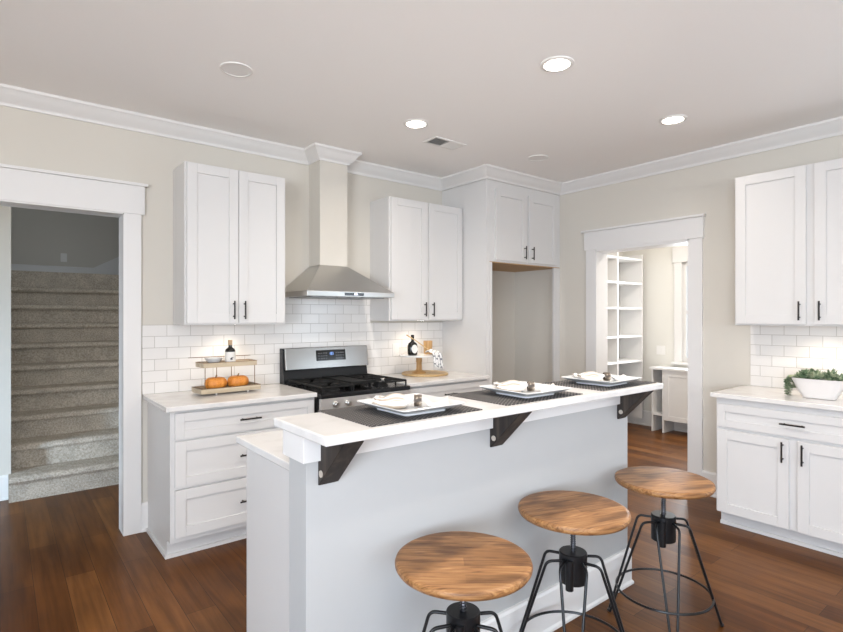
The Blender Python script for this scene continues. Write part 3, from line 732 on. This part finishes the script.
b = thing('wine_bottle', 'small dark bottle with white label standing on the upper tray', 'bottle', (TX + 0.026, TY + 0.010, CT + 0.2043))
obj('bottle_body', lathe([(0.0, 0.0), (0.033, 0.0), (0.035, 0.003), (0.035, 0.078), (0.030, 0.093), (0.016, 0.103), (0.0125, 0.108), (0.0125, 0.120), (0.0, 0.120)], 28), M['bottle'], b, smooth=True)
lb = obj('bottle_label', lathe([(0.0353, 0.006), (0.0356, 0.006), (0.0356, 0.074), (0.0353, 0.074), (0.0353, 0.006)], 28), M['label'], b, smooth=True)
obj('label_mark', boxes((-0.010, 0.004, -0.0366, -0.0352, 0.020, 0.032), (-0.004, 0.010, -0.0366, -0.0352, 0.034, 0.038)), M['ink'], lb)
obj('bottle_cap', lathe([(0.0, 0.1205), (0.0145, 0.1205), (0.0145, 0.152), (0.013, 0.156), (0.0, 0.156)], 20), M['cork'], b, smooth=True)
bo = thing('small_bowl', 'small white bowl on the left of the upper tray', 'bowl', (TX - 0.090, TY - 0.006, CT + 0.2043))
obj('bowl_body', lathe([(0.0, 0.0), (0.028, 0.0), (0.032, 0.004), (0.054, 0.028), (0.058, 0.038), (0.055, 0.038), (0.050, 0.028), (0.028, 0.008), (0, 0.008)], 32), M['porcelain'], bo, smooth=True)
rod = tag(obj('metal_skewer', tube([(-0.135, 0.0, 0.0), (0.0, 0, 0.0), (0.285, 0.0, 0.0)], 0.0022, 6), pm_, loc=(TX - 0.105, TY + 0.050, CT + 0.2450), rot=(0, 0, R(-1)), smooth=True), 'thin dark skewer lying across the white bowl on the upper tray', 'skewer')

# ------------------------------------------------------------------ counter right: round board, cake stand and what it holds
BXc, BYc = 2.990, 3.700
rb = tag(obj('cutting_board', lathe([(0.0, 0.0), (0.205, 0.0), (0.210, 0.004), (0.210, 0.014), (0.206, 0.018), (0.0, 0.018)], 48), M['boardwood'], loc=(BXc, BYc, CT + 0.0003), smooth=True), 'round pale wooden board under the cake stand', 'cutting board')
SX, SY, SZ0 = 2.915, 3.690, CT + 0.0186
cs = thing('cake_stand', 'cake stand with white plate and turned wooden foot on the round board', 'cake stand', (SX, SY, SZ0))
obj('pedestal', lathe([(0.0, 0.0), (0.062, 0.0), (0.064, 0.006), (0.056, 0.016), (0.034, 0.024), (0.026, 0.036), (0.024, 0.095), (0.029, 0.105), (0.026, 0.112), (0.028, 0.138), (0.045, 0.148), (0.0, 0.148)], 32), M['standwood'], cs, smooth=True)
obj('stand_plate', lathe([(0.0, 0.1485), (0.172, 0.1485), (0.177, 0.153), (0.177, 0.160), (0.173, 0.164), (0.0, 0.164)], 48), M['marble'], cs, smooth=True)
ST = SZ0 + 0.1643
b = thing('syrup_bottle', 'squat dark bottle with pale oval label on the cake stand', 'bottle', (2.822, 3.665, ST), R(-22))
sb = lathe([(0.0, 0.0), (0.036, 0.0), (0.042, 0.004), (0.045, 0.03), (0.045, 0.082), (0.036, 0.106), (0.018, 0.118), (0.013, 0.124), (0.013, 0.146), (0.015, 0.148), (0.015, 0.158), (0, 0.158)], 32)
for v_ in sb.verts: v_.co.y *= 0.72
obj('bottle_body', sb, M['bottle'], b, smooth=True)
lbm = lathe([(0.0, 0.0), (0.026, 0.0), (0.026, 0.003), (0.0, 0.003)], 28)
for v_ in lbm.verts: v_.co.y *= 1.45
obj('bottle_label', lbm, M['label'], b, loc=(0.010, -0.0310, 0.056), rot=(R(90), 0, 0))
obj('bottle_cap', lathe([(0.0, 0.1585), (0.0145, 0.1585), (0.0145, 0.178), (0.0, 0.180)], 20), M['bronze'], b, smooth=True)
pt = tag(obj('wooden_tumbler', lathe([(0.0, 0.0), (0.036, 0.0), (0.039, 0.004), (0.041, 0.10), (0.041, 0.118), (0.037, 0.118), (0.036, 0.012), (0, 0.012)], 32), M['standwood'], loc=(3.040, 3.718, ST), smooth=True), 'brown wooden tumbler at the back of the cake stand', 'cup')
sp = thing('wooden_spoon', 'pale wooden spoon leaning across the bottle on the cake stand', 'spoon', (2.918, 3.598, ST + 0.072))
dirv = Vector((-0.200, 0.012, 0.108))
obj('spoon_handle', tube([Vector((0.0, 0, -0.008)), dirv * 0.5, dirv], [0.0055, 0.0045, 0.006], 8), M['boardwood'], sp, smooth=True)
sbm = lathe([(0.0, -0.008), (0.009, -0.005), (0.013, 0.0), (0.011, 0.001), (0.0, -0.003)], 20)
for v_ in sbm.verts: v_.co.x *= 1.6
obj('spoon_bowl', sbm, M['boardwood'], sp, loc=(0.026, 0.001, -0.018), rot=(0, R(25), 0), smooth=True)
# towel draped over the plate edge
bm = bmesh.new(); uvl = bm.loops.layers.uv.new('UVMap'); g_ = []
path = [(-0.010, 0.024), (0.01, 0.032), (0.03, 0.036), (0.055, 0.034), (0.080, 0.028), (0.105, 0.018), (0.128, 0.014), (0.146, -0.004), (0.154, -0.036), (0.160, -0.070), (0.164, -0.100)]
for i, (d_, z_) in enumerate(path):
    row = []
    for j in range(15):
        s = -1 + 2 * j / 14
        hw = 0.034 + 0.016 * min(1, i / 7)
        fold = 0.006 * math.sin(s * 7 + i * 0.5) + 0.005 * math.sin(s * 13 - i * 0.3)
        zz = z_ + (fold if i < 7 else 0) - (0.012 * s * s if i < 5 else 0.0) - (0.020 * (s + 1) * 0.5 if i > 7 else 0)
        row.append((bm.verts.new((d_ + (fold * 0.8 if i >= 7 else 0), s * hw, zz)), (i * 0.026, j * 0.011)))
    g_.append(row)
for i in range(len(path) - 1):
    for j in range(14):
        q = [g_[i][j], g_[i + 1][j], g_[i + 1][j + 1], g_[i][j + 1]]
        f = bm.faces.new([a for a, _ in q])
        for lp, (_, u) in zip(f.loops, q): lp[uvl].uv = u
tw = obj('tea_towel', bm, M['towel'], loc=(2.992, 3.646, ST + 0.004), rot=(0, 0, R(-97)), smooth=True)
md = tw.modifiers.new('cloth', 'SOLIDIFY'); md.thickness = 0.002; md.offset = 1
tag(tw, 'white tea towel with dark line print draped over the cake stand edge', 'towel')

# ------------------------------------------------------------------ right counter: long white planter of succulents
pl_ = thing('succulent_planter', 'long white ceramic bowl of green succulents on the right counter', 'planter', (4.085, 1.052, CT + 0.0003), R(90))
bm = bmesh.new(); rs = []
for hx, hy, z in ((0.078, 0.040, 0.0), (0.088, 0.048, 0.004), (0.118, 0.064, 0.060), (0.146, 0.078, 0.122), (0.147, 0.079, 0.126), (0.141, 0.073, 0.126), (0.126, 0.064, 0.100), (0.08, 0.04, 0.099)):
    rs.append([bm.verts.new((hx * abs(math.cos(a)) ** 0.55 * (1 if math.cos(a) >= 0 else -1), hy * abs(math.sin(a)) ** 0.55 * (1 if math.sin(a) >= 0 else -1), z)) for a in [2 * PI * k / 48 for k in range(48)]])
for A, B in zip(rs, rs[1:]):
    for k in range(48): bm.faces.new((A[k], A[(k + 1) % 48], B[(k + 1) % 48], B[k]))
bm.faces.new(rs[0][::-1]); bm.faces.new(rs[-1])
obj('planter_bowl', bm, M['planter'], pl_, smooth=True)
def leaf(bm, base, d, up_, ln, wd):
    d = d.normalized(); sd = d.cross(up_).normalized() * wd; nn = sd.cross(d).normalized() * wd * 0.5
    pts = [(0.0, 0.35), (0.35, 1.0), (0.7, 0.75), (1.0, 0.05)]
    rings = []
    for t_, s in pts:
        c_ = base + d * ln * t_ + up_ * (ln * 0.18 * t_ * t_)
        rings.append([bm.verts.new(c_ + sd * s), bm.verts.new(c_ + nn * s), bm.verts.new(c_ - sd * s), bm.verts.new(c_ - nn * s)])
    for A, B in zip(rings, rings[1:]):
        for k in range(4): bm.faces.new((A[k], A[(k + 1) % 4], B[(k + 1) % 4], B[k]))
    bm.faces.new(rings[-1]); bm.faces.new(rings[0][::-1])
def rosette(bm, c_, r_, n_):
    for k in range(n_):
        a = k * 2.39996; e = 0.15 + 1.1 * (k / n_)
        d = Vector((math.cos(a) * math.cos(e), math.sin(a) * math.cos(e), math.sin(e)))
        leaf(bm, c_, d, Vector((0, 0, 1)) if abs(d.z) < 0.95 else Vector((1, 0, 0)), r_ * random.uniform(0.8, 1.1), r_ * 0.25)
for k in range(26):
    bm = bmesh.new()
    a = random.uniform(0, 2 * PI); q = math.sqrt(random.random())
    x, y = 0.122 * q * math.cos(a), 0.056 * q * math.sin(a)
    rosette(bm, Vector((x, y, 0.116 + random.uniform(0, 0.028))), random.uniform(0.036, 0.050), 18)
    obj('succulent', bm, M['leaf'], pl_, smooth=True)
for k in range(5):
    bm = bmesh.new()
    x0, y0 = 0.128 + random.uniform(-0.012, 0.012), -0.055 + k * 0.024
    ln = (0.085, 0.128, 0.122, 0.100, 0.080)[k]
    ox = 0.028 + 0.006 * (k % 3)
    for s in range(16):
        t_ = s / 15
        c_ = Vector((x0 + ox * min(1, t_ * 2.6) + 0.004 * math.sin(s), y0 + 0.005 * math.cos(s * 2), 0.134 - ln * max(0, t_ - 0.18) / 0.82))
        for h_ in range(4):
            a = h_ * 1.6 + s * 0.9
            leaf(bm, c_, Vector((math.cos(a) * 0.9 + 0.1, math.sin(a), -0.25)), Vector((0, 0, 1)), 0.021, 0.0070)
    obj('trailing_stem', bm, M['leaf'], pl_, smooth=True)

# ------------------------------------------------------------------ ceiling fittings
def downlight(x, y, label, power):
    t = thing('recessed_light', label, 'ceiling light', (x, y, ZC), 0, 'lit recessed lights in the ceiling')
    obj('trim_ring', lathe([(0.066, -0.0005), (0.088, -0.0005), (0.086, -0.006), (0.070, -0.010), (0.066, -0.008), (0.066, -0.0005)], 40), M['plastic'], t, smooth=True)
    obj('lens', lathe([(0.0, -0.0065), (0.0655, -0.0065), (0.0655, -0.0005), (0.0, -0.0005)], 40), M['lampglow'], t)
    d = bpy.data.lights.new('downlight_bulb', 'AREA'); d.shape = 'DISK'; d.size = 0.085; d.energy = power; d.color = (1.0, 0.91, 0.81); d.spread = R(150)
    l = bpy.data.objects.new('downlight_bulb', d); C.objects.link(l); l.parent = t; l.location = (0, 0, -0.013)
downlight(2.235, 2.863, 'lit round recessed ceiling light beside the air vent, near the hood', 5.5)
downlight(2.286, 1.726, 'lit round recessed ceiling light above the island, largest and nearest', 15)
downlight(3.542, 1.726, 'lit round recessed ceiling light nearest the right wall', 4)
for x, y in ((1.00, 1.726), (1.00, 0.45), (2.286, 0.45), (0.0, -1.2), (2.2, -1.2)):
    d = bpy.data.lights.new('downlight_bulb', 'AREA'); d.shape = 'DISK'; d.size = 0.12; d.energy = 5; d.color = (1.0, 0.91, 0.81); d.spread = R(150)
    l = bpy.data.objects.new('downlight_bulb', d); C.objects.link(l); l.location = (x, y, ZC - 0.013)
def speaker(x, y, label):
    t = thing('ceiling_speaker', label, 'ceiling speaker', (x, y, ZC), 0, 'round unlit ceiling covers')
    obj('speaker_ring', lathe([(0.074, -0.0005), (0.086, -0.0005), (0.085, -0.006), (0.076, -0.007), (0.074, -0.0005)], 40), M['plastic'], t, smooth=True)
    obj('speaker_cover', lathe([(0.0, -0.004), (0.0738, -0.004), (0.0738, -0.0005), (0.0, -0.0005)], 40), mat('speaker_mesh_paint', (0.80, 0.78, 0.76), 0.8), t)
speaker(0.992, 2.837, 'round unlit white ceiling cover at upper left')
speaker(3.52, 2.85, 'round unlit white ceiling cover near the fridge alcove')
vt = thing('ceiling_vent', 'rectangular white ceiling air vent with dark slots', 'vent', (2.66, 3.052, ZC))
obj('vent_frame', boxes((-0.155, 0.155, -0.082, -0.062, -0.008, -0.0005), (-0.155, 0.155, 0.062, 0.082, -0.008, -0.0005), (-0.155, -0.135, -0.062, 0.062, -0.008, -0.0005), (0.135, 0.155, -0.062, 0.062, -0.008, -0.0005)), M['plastic'], vt, bev=0.002)
obj('vent_backing', box(-0.135, 0.135, -0.062, 0.062, -0.0015, -0.0005), M['vent_dark'], vt)
bm = bmesh.new()
for k in range(8):
    for side in (-1, 1):
        xx = side * (0.012 + k * 0.0158)
        q = Matrix.Rotation(R(38 * side), 3, 'Y')
        vs = [q @ Vector((a, b_, c_)) + Vector((xx, 0, -0.005)) for c_ in (-0.0006, 0.0006) for a, b_ in ((-0.0062, -0.062), (0.0062, -0.062), (0.0062, 0.062), (-0.0062, 0.062))]
        vv_ = [bm.verts.new(p) for p in vs]
        for f in ((3, 2, 1, 0), (4, 5, 6, 7), (0, 1, 5, 4), (1, 2, 6, 5), (2, 3, 7, 6), (3, 0, 4, 7)): bm.faces.new([vv_[i] for i in f])
obj('vent_louver', bm, M['plastic'], vt)

# ------------------------------------------------------------------ wall plates
def plate(x, y, z, rz, label, gangs=1, kind='outlet'):
    t = thing('wall_outlet' if kind == 'outlet' else 'light_switch', label, kind if kind == 'outlet' else 'switch', (x, y, z), rz)
    w_ = 0.035 + 0.023 * (gangs - 1)
    pb = obj('cover_plate', box(-w_, w_, -0.005, 0, -0.057, 0.057), M['plastic'], t, bev=0.002)
    for k in range(gangs):
        cx = (k - (gangs - 1) / 2) * 0.046
        if kind == 'outlet': obj('socket', boxes((cx - 0.016, cx + 0.016, -0.0065, -0.005, 0.006, 0.036), (cx - 0.016, cx + 0.016, -0.0065, -0.005, -0.036, -0.006)), M['plastic'], pb)
        else: obj('rocker', box(cx - 0.016, cx + 0.016, -0.0075, -0.005, -0.033, 0.033), M['plastic'], pb)
plate(2.825, YB - 0.0085, 1.13, 0, 'white outlet on the tiled wall left of the cake stand')
plate(PX - 0.0005, 3.40, 1.00, -PI / 2, 'white double light switch on the pantry wall', 2, 'switch')
plate(0.66, 8.4495, 2.215, 0, 'small pale outlet low on the wall of the stair landing')

# ------------------------------------------------------------------ carpeted stairs
stc = thing('staircase', 'grey carpeted staircase rising beyond the cased opening', 'stairs', (0, 5.13, 0))
RISE, RUN = 0.195, 0.26
for k in range(10):
    y0 = k * RUN; z1 = (k + 1) * RISE
    dep = RUN + 0.03 if k < 9 else 8.45 - 5.13 - 9 * RUN
    x0, x1 = (0.055, 1.205) if k == 0 else (0.069, 1.198)
    if k == 0: dep = RUN + 0.0
    yb = y0 + dep
    prof = [(y0 + 0.026, z1 - RISE), (y0 + 0.026, z1 - 0.056), (y0 + 0.002, z1 - 0.052), (y0 - 0.008, z1 - 0.036), (y0 - 0.004, z1 - 0.016), (y0 + 0.012, z1 - 0.003), (y0 + 0.030, z1), (yb, z1), (yb, z1 - RISE)]
    if k == 0:
        bm = prism([(p[0] if p[0] < 0.13 else 0.148, p[1]) for p in prof], 0.052, 1.205, 'X')
        b2 = prism([(0.148, 0), (0.148, z1), (yb + 0.02, z1), (yb + 0.02, 0)], 0.069, 1.198, 'X')
        tmp = bpy.data.meshes.new('tmp'); b2.to_mesh(tmp); b2.free(); bm.from_mesh(tmp); bpy.data.meshes.remove(tmp)
        obj('step', bm, M['carpet'], stc)
    elif k == 9:
        obj('landing', boxes((0.069, 1.198, y0 + 0.0, 7.46 - 5.13, z1 - RISE, z1), (0.069, 3.098, 7.462 - 5.13, 8.448 - 5.13, z1 - RISE, z1)), M['carpet'], stc)
    else:
        obj('step', prism(prof, x0, x1, 'X'), M['carpet'], stc)
# upper flight to the right off the landing, with its skirt board
for k in range(4):
    obj('step', box(1.30 + k * RUN, 1.30 + (k + 1) * RUN + 0.02, 7.462 - 5.13, 8.428 - 5.13, 1.9505, 1.95 + (k + 1) * RISE), M['carpet'], stc)
obj('skirt_board', prism([(1.0, 1.951), (1.0, 2.10), (1.35, 2.30), (2.3, 3.08), (2.3, 1.951)], 8.430 - 5.13, 8.448 - 5.13, 'Y'), M['trim'], stc)

# ------------------------------------------------------------------ pantry: wall shelves, low cabinet
sh = thing('pantry_shelves', 'white open shelving with divider on the far pantry wall', 'shelves', (0, 0, 0))
SY0, SY1 = 3.60, PY - 0.002
for z in (0.35, 0.62, 0.87, 1.19, 1.55, 1.87, 2.18):
    obj('shelf', box(5.0, 6.56, SY0, SY1, z - 0.024, z), M['trim'], sh)
for xx in (5.0, 5.98, 6.56):
    obj('shelf_upright', box(xx, xx + 0.022, SY0 + 0.004, SY1, 0.10, 2.24), M['trim'], sh)
pc = thing('low_cabinet', 'low white cabinet with open cubby beside the pantry window', 'cabinet', (6.39, 0, 0))
obj('cabinet_top', box(-0.025, 0.268, 1.6, 3.405, 0.775, 0.800), M['trim'], pc, bev=0.002)
obj('side_panel', box(0, 0.244, 3.366, 3.386, 0, 0.7745), M['trim'], pc)
obj('divider', box(0, 0.268, 3.226, 3.248, 0, 0.7745), M['trim'], pc)
obj('cubby_shelf', box(0.004, 0.244, 3.249, 3.365, 0.205, 0.228), M['trim'], pc)
pd = obj('door_panel', boxes((0, 0.02, 2.40, 3.225, 0.16, 0.7745), (-0.006, 0, 2.40, 3.225, 0.70, 0.7745), (-0.006, 0, 2.40, 3.225, 0.16, 0.215), (-0.006, 0, 3.165, 3.225, 0.215, 0.70), (0.02, 0.268, 1.62, 2.40, 0.0, 0.7745)), M['trim'], pc)
